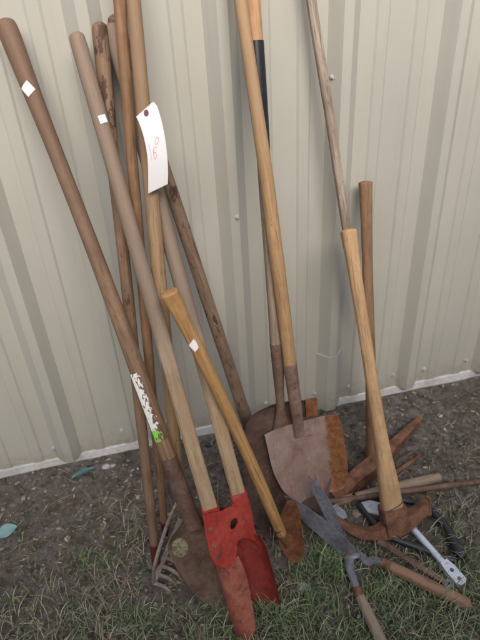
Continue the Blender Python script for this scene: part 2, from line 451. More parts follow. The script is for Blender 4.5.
# -------------------------------------------------------------- the ground
def ground_material():
    m, nt, b = nodes('ground_dirt')
    v = coords(nt, (1, 1, 1), False)
    n1 = tex(nt, v, 5, 8, .7); n2 = tex(nt, v, 90, 6, .8); n3 = tex(nt, v, 28, 8, .75, .5)
    c = ramp(nt, n3, [(.32, (.044, .037, .033)), (.45, (.13, .115, .102)), (.58, (.225, .205, .187)), (.74, (.36, .335, .31))])
    c = mix(nt, ramp(nt, n1, [(.45, bw(0)), (.68, bw(.5))]), c, (.12, .088, .066))
    c = mix(nt, ramp(nt, n2, [(.55, bw(0)), (.72, bw(.6))]), c, (.36, .325, .28))
    c = mix(nt, ramp(nt, tex(nt, v, 9, 6, .7, .6), [(.56, bw(0)), (.68, bw(.4))]), c, (.10, .125, .08))
    nt.links.new(c, b.inputs['Base Color']); b.inputs['Roughness'].default_value = .95
    b.inputs['Specular IOR Level'].default_value = .2
    ad = N(nt, 'ShaderNodeMath', operation='ADD'); nt.links.new(n2, ad.inputs[0]); nt.links.new(n3, ad.inputs[1])
    bump(nt, b, ad.outputs[0], .9, .012)
    return m
def gz(x, y):
    e = min(1, max(0, (1.50 - y) / .12))
    h = .012 * noise.fractal(Vector((x * 4, y * 4, 0)), .8, 2.1, 3) + .006 * noise.fractal(Vector((x * 26, y * 26, 5)), .7, 2.2, 3)
    return (h - .003) * (.35 + .65 * e)
xs = [-60, -25, -10, -5, -3, -2] + [-1.4 + .0125 * i for i in range(0, 225)] + [1.5 + .05 * i for i in range(1, 20)] + [3, 5, 10, 25, 60]
ys = [-60, -25, -10, -4, -2, -1, -.4, 0, .2, .35] + [.45 + .0125 * i for i in range(0, 85)] + [1.53, 2, 5, 12, 30, 60]
V = [(x, y, gz(x, y) if -3 < x < 3 and -1 < y < 1.6 else 0) for y in ys for x in xs]; nx = len(xs)
Fc = [(j * nx + i, j * nx + i + 1, (j + 1) * nx + i + 1, (j + 1) * nx + i) for j in range(len(ys) - 1) for i in range(nx - 1)]
g = MB().add(V, Fc).build('ground', ground_material(), auto=180); g['kind'] = 'structure'; g['label'] = 'dark bare soil and gravel at the foot of the wall'

def project(p):
    q = RW.transposed() @ (p - CAM); return q.x / q.z * F + 240, q.y / q.z * F + 320
# small loose stones
def rnd_mat(name, stops, rough=.9):
    m, nt, b = nodes(name)
    a = N(nt, 'ShaderNodeAttribute', attribute_name='tone')
    c = ramp(nt, a.outputs['Fac'], stops)
    nt.links.new(c, b.inputs['Base Color']); b.inputs['Roughness'].default_value = rough
    b.inputs['Specular IOR Level'].default_value = .25
    return m
def stuff(name, label, V, Fc, tone, mat, smooth=False):
    me = bpy.data.meshes.new(name); me.from_pydata(V, [], Fc)
    at_ = me.attributes.new('tone', 'FLOAT', 'POINT'); at_.data.foreach_set('value', tone)
    if smooth: me.polygons.foreach_set('use_smooth', [True] * len(me.polygons))
    me.materials.append(mat); o = bpy.data.objects.new(name, me); COL.objects.link(o)
    o['kind'] = 'stuff'; o['label'] = label
    return o
R = random.Random(3)
V = []; Fc = []; tone = []
for _ in range(10000):
    x = R.uniform(-1.1, 1.75); y = R.uniform(.45, 1.485)
    if noise.noise(Vector((x * 3, y * 3, 2))) + .7 * (y - .95) < R.uniform(-.5, .25): continue
    s = .0016 + .0045 * R.random() ** 3 + (.005 if R.random() < .012 else 0)
    z = gz(x, y) + s * .3; t = min(1, max(0, R.gauss(.4, .22)))
    o = len(V); sx, sy, sz = s * R.uniform(.7, 1.5), s * R.uniform(.7, 1.5), s * R.uniform(.4, .9); a = R.uniform(0, 3.14); ca, sa = math.cos(a), math.sin(a)
    for dx, dy, dz in ((1, 0, -.2), (.3, 1, 0), (-.9, .4, -.1), (-.5, -.9, .1), (.6, -.8, 0), (.1, .1, 1), (0, 0, -1)):
        dx *= R.uniform(.8, 1.2); dy *= R.uniform(.8, 1.2)
        V.append((x + (dx * ca - dy * sa) * sx, y + (dx * sa + dy * ca) * sy, z + dz * sz)); tone.append(t)
    for i in range(5): Fc += [(o + i, o + (i + 1) % 5, o + 5), (o + (i + 1) % 5, o + i, o + 6)]
stuff('gravel', 'small loose grey stones scattered over the soil', V, Fc, tone,
      rnd_mat('gravel_stone', [(0, (.07, .058, .05)), (.5, (.20, .17, .145)), (.85, (.31, .28, .245)), (1, (.48, .45, .41))]))
# dead leaves, bark chips and twigs
V = []; Fc = []; tone = []
for _ in range(6500):
    x = R.uniform(-1.1, 1.7); y = R.uniform(.45, 1.48); z = gz(x, y)
    a = R.uniform(0, 6.28); l = R.uniform(.006, .022); w = l * R.uniform(.15, .5); t = R.random()
    if R.random() < .4: l *= R.uniform(1.5, 4); w = R.uniform(.0008, .0018); t = R.uniform(.5, 1)
    ca, sa = math.cos(a), math.sin(a); tl = R.uniform(-.4, .6); o = len(V); cu = R.uniform(.0, .35) * w
    for u in (-1, -.35, .35, 1):
        hw = w * (1 - abs(u) ** 2) * .5 + w * .08
        for sgn, up in ((-1, cu), (0, 0), (1, cu)):
            lx, ly = u * l / 2, sgn * hw
            V.append((x + lx * ca - ly * sa, y + lx * sa + ly * ca, z + .0025 + abs(u * l * tl) * .3 + up + R.uniform(0, .0012))); tone.append(t)
    for i in range(3):
        for j in range(2): Fc.append((o + i * 3 + j, o + i * 3 + j + 1, o + i * 3 + j + 4, o + i * 3 + j + 3))
stuff('leaf_litter', 'dead leaf bits, bark chips and twigs lying on the soil', V, Fc, tone,
      rnd_mat('leaf_litter_brown', [(0, (.045, .028, .02)), (.4, (.12, .08, .055)), (.75, (.25, .205, .15)), (1, (.42, .37, .29))]))

def blades(count, pick, hmin, hmax, wmin, wmax, lean, seed, segs=4):
    R = random.Random(seed); V = []; Fc = []; tone = []
    for _ in range(count):
        p = pick(R)
        if p is None: continue
        x, y, sc = p; z = gz(x, y) - .003
        a = R.uniform(0, 6.28); h = R.uniform(hmin, hmax) * sc; w = R.uniform(wmin, wmax); ln = R.uniform(*lean); ca, sa = math.cos(a), math.sin(a)
        tw = R.uniform(-.6, .6); t = min(1, max(0, R.gauss(.5, .25))); o = len(V); ang = R.uniform(.0, .3); px = pz = 0
        for i in range(segs + 1):
            f = i / segs; hw = w * (1 - f ** 1.6) * .5 + .0002
            ex, ey = -sa * math.cos(tw * f) , ca * math.cos(tw * f)
            bx, by, bz = x + px * ca, y + px * sa, z + pz
            V.append((bx - ex * hw, by - ey * hw, bz)); V.append((bx + ex * hw, by + ey * hw, bz + hw * .6)); tone += [t, t]
            th = ang + ln * f; px += math.sin(th) * h / segs; pz += math.cos(th) * h / segs
            if pz < .004 and i: pz = .004
        for i in range(segs): Fc.append((o + 2 * i, o + 2 * i + 1, o + 2 * i + 3, o + 2 * i + 2))
    return V, Fc, tone
CL = [(335, 566, .05, 1.0, 26), (326, 556, .03, .9, 16), (310, 600, .08, .8, 22), (285, 625, .07, .9, 22), (268, 610, .05, .8, 14), (215, 632, .08, .9, 24), (150, 625, .1, .8, 22), (110, 634, .12, .7, 16),
      (60, 628, .12, .6, 12), (85, 560, .03, .6, 5), (108, 565, .02, .6, 4), (405, 600, .08, .8, 20), (430, 580, .06, .7, 14), (460, 560, .07, .7, 13), (380, 590, .05, .8, 16), (440, 620, .1, .8, 22), (350, 625, .08, .8, 16),
      (15, 600, .06, .6, 8), (470, 600, .08, .8, 12), (400, 560, .05, .5, 8), (445, 515, .08, .35, 6), (240, 652, .1, 1, 14), (330, 655, .12, 1, 18), (430, 655, .12, 1, 18), (402, 528, .05, .5, 7), (432, 492, .08, .4, 9), (462, 525, .07, .5, 9), (445, 455, .1, .3, 7), (300, 575, .05, .6, 9), (330, 530, .05, .5, 6), (130, 540, .06, .45, 6), (70, 585, .1, .5, 8), (30, 560, .08, .4, 5), (372, 560, .05, .6, 8)]
CG = [(G(a, b), r, s, w) for a, b, r, s, w in CL]; WS = [c[3] for c in CG]
def pick_green(R):
    c, r, s, w = R.choices(CG, WS)[0]
    x, y = c.x + R.gauss(0, r * .6), c.y + R.gauss(0, r * .6)
    px, py = project(Vector((x, y, 0)))
    if y > 1.46 or (145 < px < 200 and 535 < py < 606): return None
    return x, y, s * R.uniform(.6, 1.2)
V, Fc, tone = blades(4700, pick_green, .028, .085, .0012, .0045, (.4, 2.0), 11)
stuff('green_grass', 'green grass tufts growing between the tools in front', V, Fc, tone,
      rnd_mat('grass_green', [(0, (.065, .105, .045)), (.5, (.155, .225, .10)), (.85, (.26, .315, .16)), (1, (.40, .42, .27))], .6))
def pick_dry(R):
    x, y = R.uniform(-.8, 1.5), R.uniform(.45, 1.4)
    px, py = project(Vector((x, y, 0)))
    d = 1.3 * noise.noise(Vector((x * 4, y * 4, 9))) + (py - 545) / 130 + max(0, px - 300) / 700
    if d < R.uniform(-.3, .75) or (145 < px < 200 and 535 < py < 606 and R.random() < .85): return None
    return x, y, 1
V, Fc, tone = blades(11000, pick_dry, .025, .085, .0009, .0026, (1.5, 2.2), 5)
stuff('dry_grass', 'flattened dry straw-coloured grass lying on the ground', V, Fc, tone,
      rnd_mat('grass_dry', [(0, (.15, .125, .085)), (.5, (.31, .275, .19)), (1, (.50, .46, .35))], .8))
# low creeping weeds (small rounded leaves)
V = []; Fc = []; tone = []
for _ in range(3800):
    x, y = R.uniform(-.8, 1.5), R.uniform(.45, 1.46); px, py = project(Vector((x, y, 0)))
    d = noise.noise(Vector((x * 6, y * 6, 21))) * 1.2 + (py - 575) / 110 + (.25 if px < 150 else 0)
    if d < R.uniform(-.1, .9): continue
    z = gz(x, y) + R.uniform(.002, .016); s = R.uniform(.003, .008); a = R.uniform(0, 6.28); t = R.random(); o = len(V)
    tx, ty = R.uniform(-.5, .5), R.uniform(-.5, .5)
    V.append((x, y, z)); tone.append(t)
    for i in range(7):
        b_ = a + i * 6.283 / 7; rr = s * (1.25 if i == 0 else .9 + .1 * math.cos(2 * b_))
        dx, dy = rr * math.cos(b_), rr * math.sin(b_) * .8
        V.append((x + dx, y + dy, z + dx * tx + dy * ty)); tone.append(t)
    for i in range(7): Fc.append((o, o + 1 + i, o + 1 + (i + 1) % 7))
stuff('ground_weeds', 'low creeping weeds with small dull green leaves', V, Fc, tone,
      rnd_mat('weed_leaf', [(0, (.05, .075, .045)), (.5, (.11, .145, .095)), (1, (.22, .26, .19))], .7))

# --------------------------------------------------------------- the tools
HOLD = (-90) * math.pi / 180

# 1 long handled shovel at far left ------------------------------------
def fr_px(b, t): return frame(b, t)
f1 = fr_px(G(226, 611), at(5, 22, 1.447))
t1 = thing('round_shovel', 'brown shovel with thick worn handle, peeling white and green label, farthest left', 'shovel', f1)
z = lambda py: zpx(f1, py, (226, 611), (5, 22))
zt = z(22)
LABEL_GREEN = z(427)
shaft([(z(482), .0185, .0185, 0), (z(440), .0195, .0195, 0), (z(370), .0195, .0195, 0), (z(260), .0172, .0172, 0), (z(150), .0168, .0168, 0), (z(90), .0188, .0188, 0), (z(40), .0215, .0215, 0), (zt - .008, .0205, .0205, 0)], seed=1, bow=.006).build('handle', M['w_brown'], t1)
patch((z(371) + z(438)) / 2, (z(371) - z(438)) / 2, HOLD + .3, 1.0, .0202, 14).build('worn_label', peeled_label(), t1)
patch(z(90), .0115, HOLD - .1, .55, .0195, 6, .5).build('price_sticker', M['sticker'], t1)
shaft([(z(528), .022, .012, 0), (z(510), .022, .017, 0), (z(490), .0215, .0205, 0), (z(457), .0212, .0212, 0)], seed=2, cap=False).build('ferrule', M['rust_dark'], t1)
bl = dish(f1, [((190, 512), (214, 508)), ((180, 527), (234, 512)), ((168, 545), (246, 530)), ((172, 560), (250, 548)), ((183, 578), (250, 566)), ((197, 596), (246, 586)), ((212, 606), (240, 600)), ((224, 610), (231, 609))],
          curve=.016, yrow=[.010, .012, .012, .010, .008, .006, .002, 0])
blade1 = bl.build('blade', M['steel_old'], t1)
c = local(f1, 180, 549)
# label follows the blade's dish
lb = MB(); V = []; Fc = []
for i in range(7):
    for k in range(24):
        a = 2 * math.pi * k / 24; V.append((c.x + .0205 * i / 6 * math.cos(a), 0, c.z + .027 * i / 6 * math.sin(a)))
bm = bmesh.new(); bm.from_mesh(blade1.data); bm.faces.ensure_lookup_table()
from mathutils.bvhtree import BVHTree
bvh = BVHTree.FromBMesh(bm)
for v in range(len(V)):
    h = bvh.ray_cast(Vector((V[v][0], -.3, V[v][2])), Vector((0, 1, 0)))
    V[v] = (V[v][0], (h[0].y if h[0] else 0) - .0012, V[v][2])
bm.free()
for i in range(6):
    for k in range(24): Fc.append((i * 24 + k, i * 24 + (k + 1) % 24, (i + 1) * 24 + (k + 1) % 24, (i + 1) * 24 + k))
lb.add(V, Fc).build('round_label', M['olive'], t1)

# 2 post hole digger ---------------------------------------------------
fL = fr_px(G(247, 638), at(76, 34, 1.415)); fR = fr_px(at(270, 611, .81), at(111, 25, 1.452))
td = thing('post_hole_digger', 'two-handled post hole digger with worn red clamshell jaws', 'post hole digger', fL)
zL = lambda py: zpx(fL, py, (247, 638), (76, 34)); zR = lambda py: zpx(fR, py, (270, 611), (111, 25))
SQ = .0178
def dig_handle(fr, z, bot, sqb, sqt, top, seed):
    ztop = (top - fr.translation).length - .008
    return shaft([(bot, SQ, SQ, .9), (lerp(bot, sqb, .5), SQ, SQ, .9), (sqb, SQ, SQ, .8), (lerp(sqb, sqt, .5), .018, .018, .45), (sqt, .0182, .0182, 0), (lerp(sqt, ztop, .5), .0175, .0175, 0), (ztop - .05, .0175, .0175, 0), (ztop, .0165, .0165, 0)], n=32, seed=seed)
hl = dig_handle(fL, zL, zL(515), zL(372), zL(325), at(76, 34, 1.415), 3); hl.build('handle', M['w_digger'], td, fL)
hr = dig_handle(fR, zR, zR(512), zR(365), zR(318), at(111, 25, 1.452), 4); hr.build('handle', M['w_digger'], td, fR)
# paler square lower lengths are the same stick: bare wood sleeves of fresh timber are not needed
patch(zL(121), .0085, HOLD + .35, .45, .0186, 6, .1).build('price_sticker', M['sticker_blue'], td, fL)
for fr, zz, a, b_ in ((fL, zL, 506, 556), (fR, zR, 491, 528)):
    s = SQ + .0035
    shaft([(zz(b_), s * .8, s * .8, .9), (zz(lerp(b_, a, .4)), s, s, .9), (zz(a), s, s, .9)], n=32, wob=0, cap=False).build('socket', M['red'], td, fr)
vdir = Vector((.15, .99, 0)); t0 = Vector((.99, -.15, 0)); 
def st_axes(deg):
    a = rad(deg); return (vdir * math.cos(a) + t0 * math.sin(a)).normalized(), (t0 * math.cos(a) - vdir * math.sin(a)).normalized()
sW, tW = st_axes(38)
def jaw(fr, ztop, side, axes, k0, RR=.046, ha=rad(66), tipcut=.03):
    sW, tW = axes
    inv = fr.to_3x3().inverted(); s = inv @ sW; t = inv @ tW; s.z = 0; s.normalize(); t.z = 0; t.normalize()
    grid = []; rows = 22
    for i in range(rows + 1):
        f = i / rows; z_ = lerp(ztop, 0, f)
        k = min(1, f / .22); k = k0 + (1 - k0) * math.sin(k * math.pi / 2); w = k * (1 - .26 * max(0, f - .35) / .65)
        row = []
        for j in range(17):
            u = 2 * j / 16 - 1; a = u * ha * w
            off = -math.cos(a) * RR + RR * (.62 + .38 * (1 - k))
            q = s * (off * side) + t * (RR * math.sin(a)) + Vector((0, 0, z_ + (tipcut * (u * u) if f > .999 else tipcut * u * u * f ** 6)))
            row.append(q)
        grid.append(row)
    return sheet(grid, .003, s * side)
jaw(fL, zL(556), 1, st_axes(38), .85).build('jaw', M['red_faded'], td, fL)
jaw(fR, zR(536), -1, st_axes(20), .6, RR=.046).build('jaw', M['red_dark'], td, fR)
# pivot brackets (two side plates with a hole) in the plane of the handles
org = fL @ Vector((0, 0, zL(525)))
zax = (fL.to_3x3() @ Vector((0, 0, 1)) + fR.to_3x3() @ Vector((0, 0, 1))).normalized()
PL = [(204.5, 516), (214, 513), (223, 511), (230, 507), (237, 506), (243, 511), (245, 520), (243, 529), (239, 535), (237, 545), (236.5, 557), (234, 565), (229, 568), (222, 568), (216, 565), (212, 556), (208, 538)]
PR = [(226, 510), (232, 506), (236, 502), (242, 498), (245, 503), (249, 514), (253, 525), (258, 537), (261, 545), (257, 543), (250, 539), (243, 538), (238, 541), (235, 541), (227, 530)]
for off, out in ((.045, PL), (.039, PR), (-.036, PL)):
    o_ = org + tW * off
    yv = -tW; yv = (yv - zax * yv.dot(zax)).normalized(); xv = yv.cross(zax)
    fb = Matrix((xv, yv, zax)).transposed().to_4x4(); fb.translation = o_
    hole = [(231, 521), (234, 518), (238, 518), (239, 523), (236, 528), (232, 530), (230, 527)]
    extrude_poly(fb, out, 0, .005, hole if off > 0 else None).build('pivot_bracket', M['red'], td, fb, smooth=False)
    if off > .04:
        for px, py in ((210, 529), (214, 546)):
            q = local(fb, px, py)
            MB().add([(q.x + .005 * math.cos(2 * math.pi * i / 8), y, q.z + .005 * math.sin(2 * math.pi * i / 8)) for y in (-.004, .001) for i in range(8)],
                     [(i, (i + 1) % 8, 8 + (i + 1) % 8, 8 + i) for i in range(8)] + [tuple(range(8))]).build('bolt', M['rust_mauve'], td, fb, smooth=False)

# 3 flaking slim handle -------------------------------------------------
fb_ = fr_px(G(157, 570), at(99, 26, 1.44)); zb = lambda py: zpx(fb_, py, (157, 570), (99, 26))
t3 = thing('garden_hoe', 'slim handle with flaking dark varnish and small red ferrule at its foot', 'hoe', fb_)
shaft([(zb(549), .0125, .0125, 0), (zb(400), .014, .014, 0), (zb(200), .0145, .0145, 0), (zb(90), .0165, .0165, 0), (zb(40), .0175, .0175, 0), (zb(28), .0165, .0165, 0)], seed=5).build('handle', M['w_flaky'], t3)
shaft([(.004, .009, .009, 0), (zb(562), .0125, .0125, 0), (zb(545), .0142, .0142, 0)], seed=5).build('ferrule', M['ferrule_red'], t3)

# 4 red-brown slim handle ------------------------------------------------
fd = fr_px(at(166, 543, 1.125), at(120, 0, 1.345)); zd = lambda py: zpx(fd, py, (166, 543), (120, 0))
t4 = thing('hoe_handle', 'slim reddish brown pole leaning left of the paper tag and running out of view', 'tool handle', fd)
shaft([(zd(530), .0105, .0105, 0), (zd(400), .0125, .0125, 0), (zd(200), .0125, .0125, 0), (zd(0), .0125, .0125, 0), (zd(0) + .12, .0125, .0125, 0)], seed=6, bow=-.004).build('handle', M['w_red'], t4)
shaft([(zd(541), .008, .008, 0), (zd(522), .0125, .0125, 0)], seed=6).build('ferrule', M['ferrule_red'], t4)

# 5 bow rake --------------------------------------------------------------
fe = fr_px(at(180, 497, 1.045), at(133, 0, 1.34)); ze = lambda py: zpx(fe, py, (180, 497), (133, 0))
A = G(154, 583, .02); B = at(176, 520, 1.17); B.z = max(.03, B.z)
t5 = thing('bow_rake', 'bow rake with tan handle carrying the white tag, its tines half hidden behind the shovel', 'rake', fe)
inv = fe.inverted()
shaft([(.03, .010, .010, 0), (ze(470), .0145, .0145, 0), (ze(330), .0165, .0165, 0), (ze(150), .0155, .0155, 0), (ze(0), .0145, .0145, 0), (ze(0) + .16, .014, .014, 0)], seed=7).build('handle', M['w_tan'], t5)
shaft([(0, .005, .005, 0), (.02, .0085, .0085, 0), (.045, .0125, .0125, 0)], seed=7).build('ferrule', M['steel_old'], t5)
B = G(170, 545, .02) + (G(170, 545, .02) - A) * .75
hb = MB()
def addmb(d, s): d.add(s.v, s.f)
addmb(hb, sweep([inv @ A, inv @ lerp(A, B, .5), inv @ B], [(.0075, .005)] * 3, rect=True, sub=2))
tl = Vector((.75, -.66, 0))
for k in range(9):
    p = lerp(A, B, k / 8); L = .062
    addmb(hb, sweep([inv @ p, inv @ (p + tl * L * .45 + Vector((0, 0, .006))), inv @ (p + tl * L * .85 + Vector((0, 0, -.002))), inv @ (p + tl * L + Vector((0, 0, -.022)))], [.0058, .0056, .0048, .0025], n=8, sub=4))
hb.build('rake_head', M['rake'], t5)
tip = fe.translation
for e_, sd in ((A, -1), (B, 1)):
    q1 = at(179, 505, 1.05) if sd < 0 else at(185, 510, 1.09); 
    p = [tip, lerp(tip, e_, .3) + Vector((0, 0, .03)) + (B - A).normalized() * sd * .02, lerp(tip, e_, .75) + Vector((0, 0, .03)) + (B - A).normalized() * sd * .03, e_]
    sweep([inv @ q for q in p], [.005, .005, .005, .005], n=8).build('bow_rod', M['rake'], t5)

# 6 mottled handle behind the tag ------------------------------------------
fg = fr_px(G(263, 470), at(114, 16, 1.475)); zg = lambda py: zpx(fg, py, (263, 470), (114, 16))
t6 = thing('digging_spade', 'mottled dark reddish handle running from behind the tag down behind the shovel blades', 'spade', fg)
shaft([(zg(412), .0185, .0185, 0), (zg(300), .0175, .0175, 0), (zg(185), .0165, .0165, 0), (zg(80), .016, .016, 0), (zg(20), .0165, .0165, 0)], seed=8).build('handle', M['w_mott'], t6)
shaft([(.06, .02, .008, 0), (.10, .018, .015, 0), (zg(408), .0195, .0195, 0)], seed=8).build('socket', M['rust_dark'], t6)
V = [[(x, .004, z_) for x in (-.05, -.02, .02, .05)] for z_ in (.12, .06, .0)]
sheet(V, .003, (0, 1, 0)).build('blade', M['rust_dark'], t6)

# 7 rear round shovel ----------------------------------------------------
fh = fr_px(G(289, 532), at(253, 0, 1.44)); zh = lambda py: zpx(fh, py, (289, 532), (253, 0))
t7 = thing('round_shovel', 'rusty dark round shovel with black tape on its handle, behind the square shovel', 'shovel', fh)
shaft([(zh(350), .0165, .0165, 0), (zh(250), .0165, .0165, 0), (zh(120), .0165, .0165, 0), (zh(20), .0155, .0155, 0), (zh(0) + .1, .015, .015, 0)], seed=9).build('handle', [M['w_bleach']], t7)
shaft([(zh(42), .0172, .0172, 0), (zh(20), .0166, .0166, 0), (zh(0) + .11, .016, .016, 0)], seed=9).build('handle_upper', M['w_orange'], t7)
shaft([(zh(150), .0172, .0172, 0), (zh(120), .0178, .0178, 0), (zh(70), .0184, .0184, 0), (zh(41), .0186, .0186, 0)], seed=9, cap=False).build('tape_wrap', M['tape'], t7)
shaft([(zh(434), .030, .005, 0), (zh(420), .020, .010, 0), (zh(408), .0135, .0125, 0), (zh(394), .0125, .0125, 0), (zh(370), .0155, .0155, 0), (zh(343), .0182, .0182, 0)], seed=10, cap=False).build('socket', M['rust_dark'], t7)
bh = dish(fh, [((270, 405), (313, 400)), ((254, 413), (316, 403)), ((246, 424), (319, 415)), ((243, 445), (326, 440)), ((243, 475), (331, 470)), ((247, 502), (326, 498)), ((256, 525), (314, 522)), ((268, 541), (302, 538)), ((280, 549), (292, 548))],
          curve=.024, yrow=[.004, .006, .008, .010, .010, .008, .004, 0, 0])
M['shov_dark'] = metal('iron_dark_mauve', [(.06, .034, .026), (.15, .095, .075), (.21, .145, .12)], 9, .55, .25, .35, (.07, .035, .02), .6)
bh.build('blade', M['shov_dark'], t7)
q0, q1 = local(fh, 303, 397), local(fh, 315, 412)
sheet([[(lerp(q0.x, q1.x, j / 4), -.020 + .002 * math.sin(j), lerp(q0.z, q1.z, i / 3)) for j in range(5)] for i in range(4)], .003, (0, 1, 0)).build('foot_tread', M['rust_orange'], t7)

# 8 square shovel -----------------------------------------------------------
fi = fr_px(at(309, 501, 1.05), at(239, 0, 1.39)); zi = lambda py: zpx(fi, py, (309, 501), (239, 0))
t8 = thing('square_shovel', 'square shovel with golden handle and worn pale blade rusted orange along its right edge', 'shovel', fi)
shaft([(zi(372), .0175, .0175, 0), (zi(300), .0178, .0178, 0), (zi(180), .0166, .0166, 0), (zi(60), .0142, .0142, 0), (zi(0), .0138, .0138, 0), (zi(0) + .14, .0138, .0138, 0)], seed=11, bow=.006).build('handle', M['w_gold'], t8)
shaft([(zi(437), .013, .004, 0), (zi(424), .0145, .009, 0), (zi(410), .0165, .0145, 0), (zi(385), .0178, .0178, 0), (zi(363), .0188, .0188, 0)], seed=11, cap=False).build('socket', M['rust_mauve'], t8)
rowsL = [((264, 434), (331, 415)), ((267, 447), (333, 428)), ((270, 461), (335, 445)), ((275, 476), (338, 462)), ((283, 490), (338, 478)), ((292, 498), (336, 489)), ((300, 502), (330, 495))]
rowsR = [((331, 415), (337, 413.5)), ((333, 428), (341, 426)), ((335, 445), (344, 443)), ((338, 462), (346.5, 459)), ((338, 478), (347, 475)), ((336, 489), (344, 485)), ((330, 495), (337, 491))]
def square_blade(fr):
    """one dished blade; its right margin is a strip of orange rust (second material, ragged inner line)"""
    R = []
    for (l, _), (_, r) in zip(rowsL, rowsR): a, b = local(fr, *l), local(fr, *r); R.append((a.x, a.z, b.x, b.z))
    R = smooth_list(R, 8); grid = []
    for k, (ax, az, bx, bz) in enumerate(R):
        row = []
        for j in range(33):
            t = j / 32; u = 2 * t - 1
            row.append((lerp(ax, bx, t), .006 - .016 * (abs(u) ** 2.6 - .2) - .010 * (1 - k / len(R)) * 0, lerp(az, bz, t)))
        grid.append(row)
    return sheet(grid, .003, (0, 1, 0))
def blade_mat(fr):
    m, nt, b = nodes('iron_square_blade')
    v = coords(nt, (1, 1, 1), False)
    n1 = tex(nt, v, 9, 9, .7, .5); n2 = tex(nt, v, 60, 6, .7)
    c = ramp(nt, n1, [(.30, (.17, .095, .065)), (.48, (.29, .195, .16)), (.68, (.37, .285, .255))])
    c = mix(nt, ramp(nt, tex(nt, coords(nt, (30, 30, 5), False), 3, 6, .7, .3), [(.58, bw(0)), (.66, bw(.45))]), c, (.40, .33, .31))
    c = mix(nt, ramp(nt, tex(nt, coords(nt, (160, 8, 22), False), 1, 4, .6, .5), [(.62, bw(0)), (.67, bw(.55))]), c, (.12, .075, .06))
    c = mix(nt, ramp(nt, tex(nt, coords(nt, (4, 4, 14), False), 3, 8, .75, 1.0), [(.55, bw(0)), (.68, bw(.85))]), c, (.19, .08, .038))
    tc = N(nt, 'ShaderNodeTexCoord'); sx = N(nt, 'ShaderNodeSeparateXYZ'); nt.links.new(tc.outputs['Object'], sx.inputs[0])
    a, b2 = local(fr, 326, 416), local(fr, 333, 484)
    k = (b2.x - a.x) / (b2.z - a.z)
    mu = N(nt, 'ShaderNodeMath', operation='MULTIPLY_ADD'); mu.inputs[1].default_value = -k; nt.links.new(sx.outputs[2], mu.inputs[0]); nt.links.new(sx.outputs[0], mu.inputs[2])
    mr = N(nt, 'ShaderNodeMapRange'); x0 = a.x - k * a.z; mr.inputs[1].default_value = x0 - .02; mr.inputs[2].default_value = x0 + .02
    nt.links.new(mu.outputs[0], mr.inputs[0])
    ad = N(nt, 'ShaderNodeMath', operation='MULTIPLY_ADD'); ad.inputs[1].default_value = .9; ad.inputs[2].default_value = -.45; nt.links.new(tex(nt, v, 55, 6, .7), ad.inputs[0])
    ad2 = N(nt, 'ShaderNodeMath', operation='ADD'); nt.links.new(ad.outputs[0], ad2.inputs[0]); nt.links.new(mr.outputs[0], ad2.inputs[1])
    ru = ramp(nt, n2, [(.3, (.10, .04, .018)), (.5, (.23, .095, .036)), (.7, (.33, .155, .07))])
    c = mix(nt, ramp(nt, ad2.outputs[0], [(.36, bw(0)), (.50, bw(.75)), (.66, bw(1))]), c, ru)
    nt.links.new(c, b.inputs['Base Color']); b.inputs['Roughness'].default_value = .6; b.inputs['Metallic'].default_value = .15
    bump(nt, b, n2, .4, .0012)
    return m
square_blade(fi).build('blade', blade_mat(fi), t8)
for py in (412, 385):
    zz = zi(py); MB().add([(.0035 * math.cos(i * .7854), yy, zz + .0035 * math.sin(i * .7854)) for yy in (-.0205, -.012) for i in range(8)],
        [(i, (i + 1) % 8, 8 + (i + 1) % 8, 8 + i) for i in range(8)] + [tuple(range(8))]).build('rivet', M['rust_dark'], t8, smooth=False)

# 9 thin weathered pole ----------------------------------------------------
fj = fr_px(G(377, 432), at(312, 0, 1.447)); zj = lambda py: zpx(fj, py, (377, 432), (312, 0))
t9 = thing('weathered_pole', 'thin dry grey streaked pole rising behind the blond mattock handle', 'pole', fj)
shaft([(.006, .011, .011, .1), (zj(230), .0115, .0115, .1), (zj(100), .0115, .0115, .1), (zj(0), .011, .011, .1), (zj(0) + .18, .011, .011, .1)], seed=12, wob=.003).build('pole', M['w_streak'], t9)
shaft([(-.004, .0125, .0125, 0), (.05, .0128, .0128, 0)], seed=12).build('end_cap', M['rust_dark'], t9)

# 10 front mattock -----------------------------------------------------------
fk = fr_px(at(394, 520, .945), at(348, 229, 1.315)); zk = lambda py: zpx(fk, py, (394, 520), (348, 229))
t10 = thing('mattock', 'blond-handled mattock with rusty curved head standing on the heap in front', 'mattock', fk)
shaft([(zk(514), .031, .024, .1), (zk(485), .0285, .023, .1), (zk(450), .021, .019, .05), (zk(400), .0178, .0165, 0), (zk(320), .0172, .0155, 0), (zk(262), .0178, .016, .05), (zk(243), .0198, .0175, .1), (zk(231), .0200, .018, .15)], seed=13, n=28, dome=.3).build('handle', M['w_blond'], t10)
L = lambda px, py: local(fk, px, py)
hd = MB()
pts = [(333, 513), (338, 519), (347, 526), (360, 532), (376, 533), (391, 528)]
addmb(hd, sweep([L(*p) for p in pts], [(.005, .002), (.010, .006), (.013, .010), (.015, .012), (.017, .014), (.022, .026)], up=(0, 0, 1), rect=True))
pts = [(391, 528), (405, 521), (416, 514), (423, 508), (428, 506)]
addmb(hd, sweep([L(*p) for p in pts], [(.022, .026), (.022, .022), (.018, .015), (.015, .018), (.012, .025)], up=(0, 0, 1), rect=True))
hd.build('mattock_head', M['rust_red'], t10, smooth=True, auto=40)
shaft([(zk(531), .034, .028, .35), (zk(522), .036, .030, .4), (zk(506), .036, .030, .4)], n=28, cap=False, wob=0).build('eye_socket', M['rust_red'], t10)
pts = [(428.2, 506), (430.5, 505.5)]
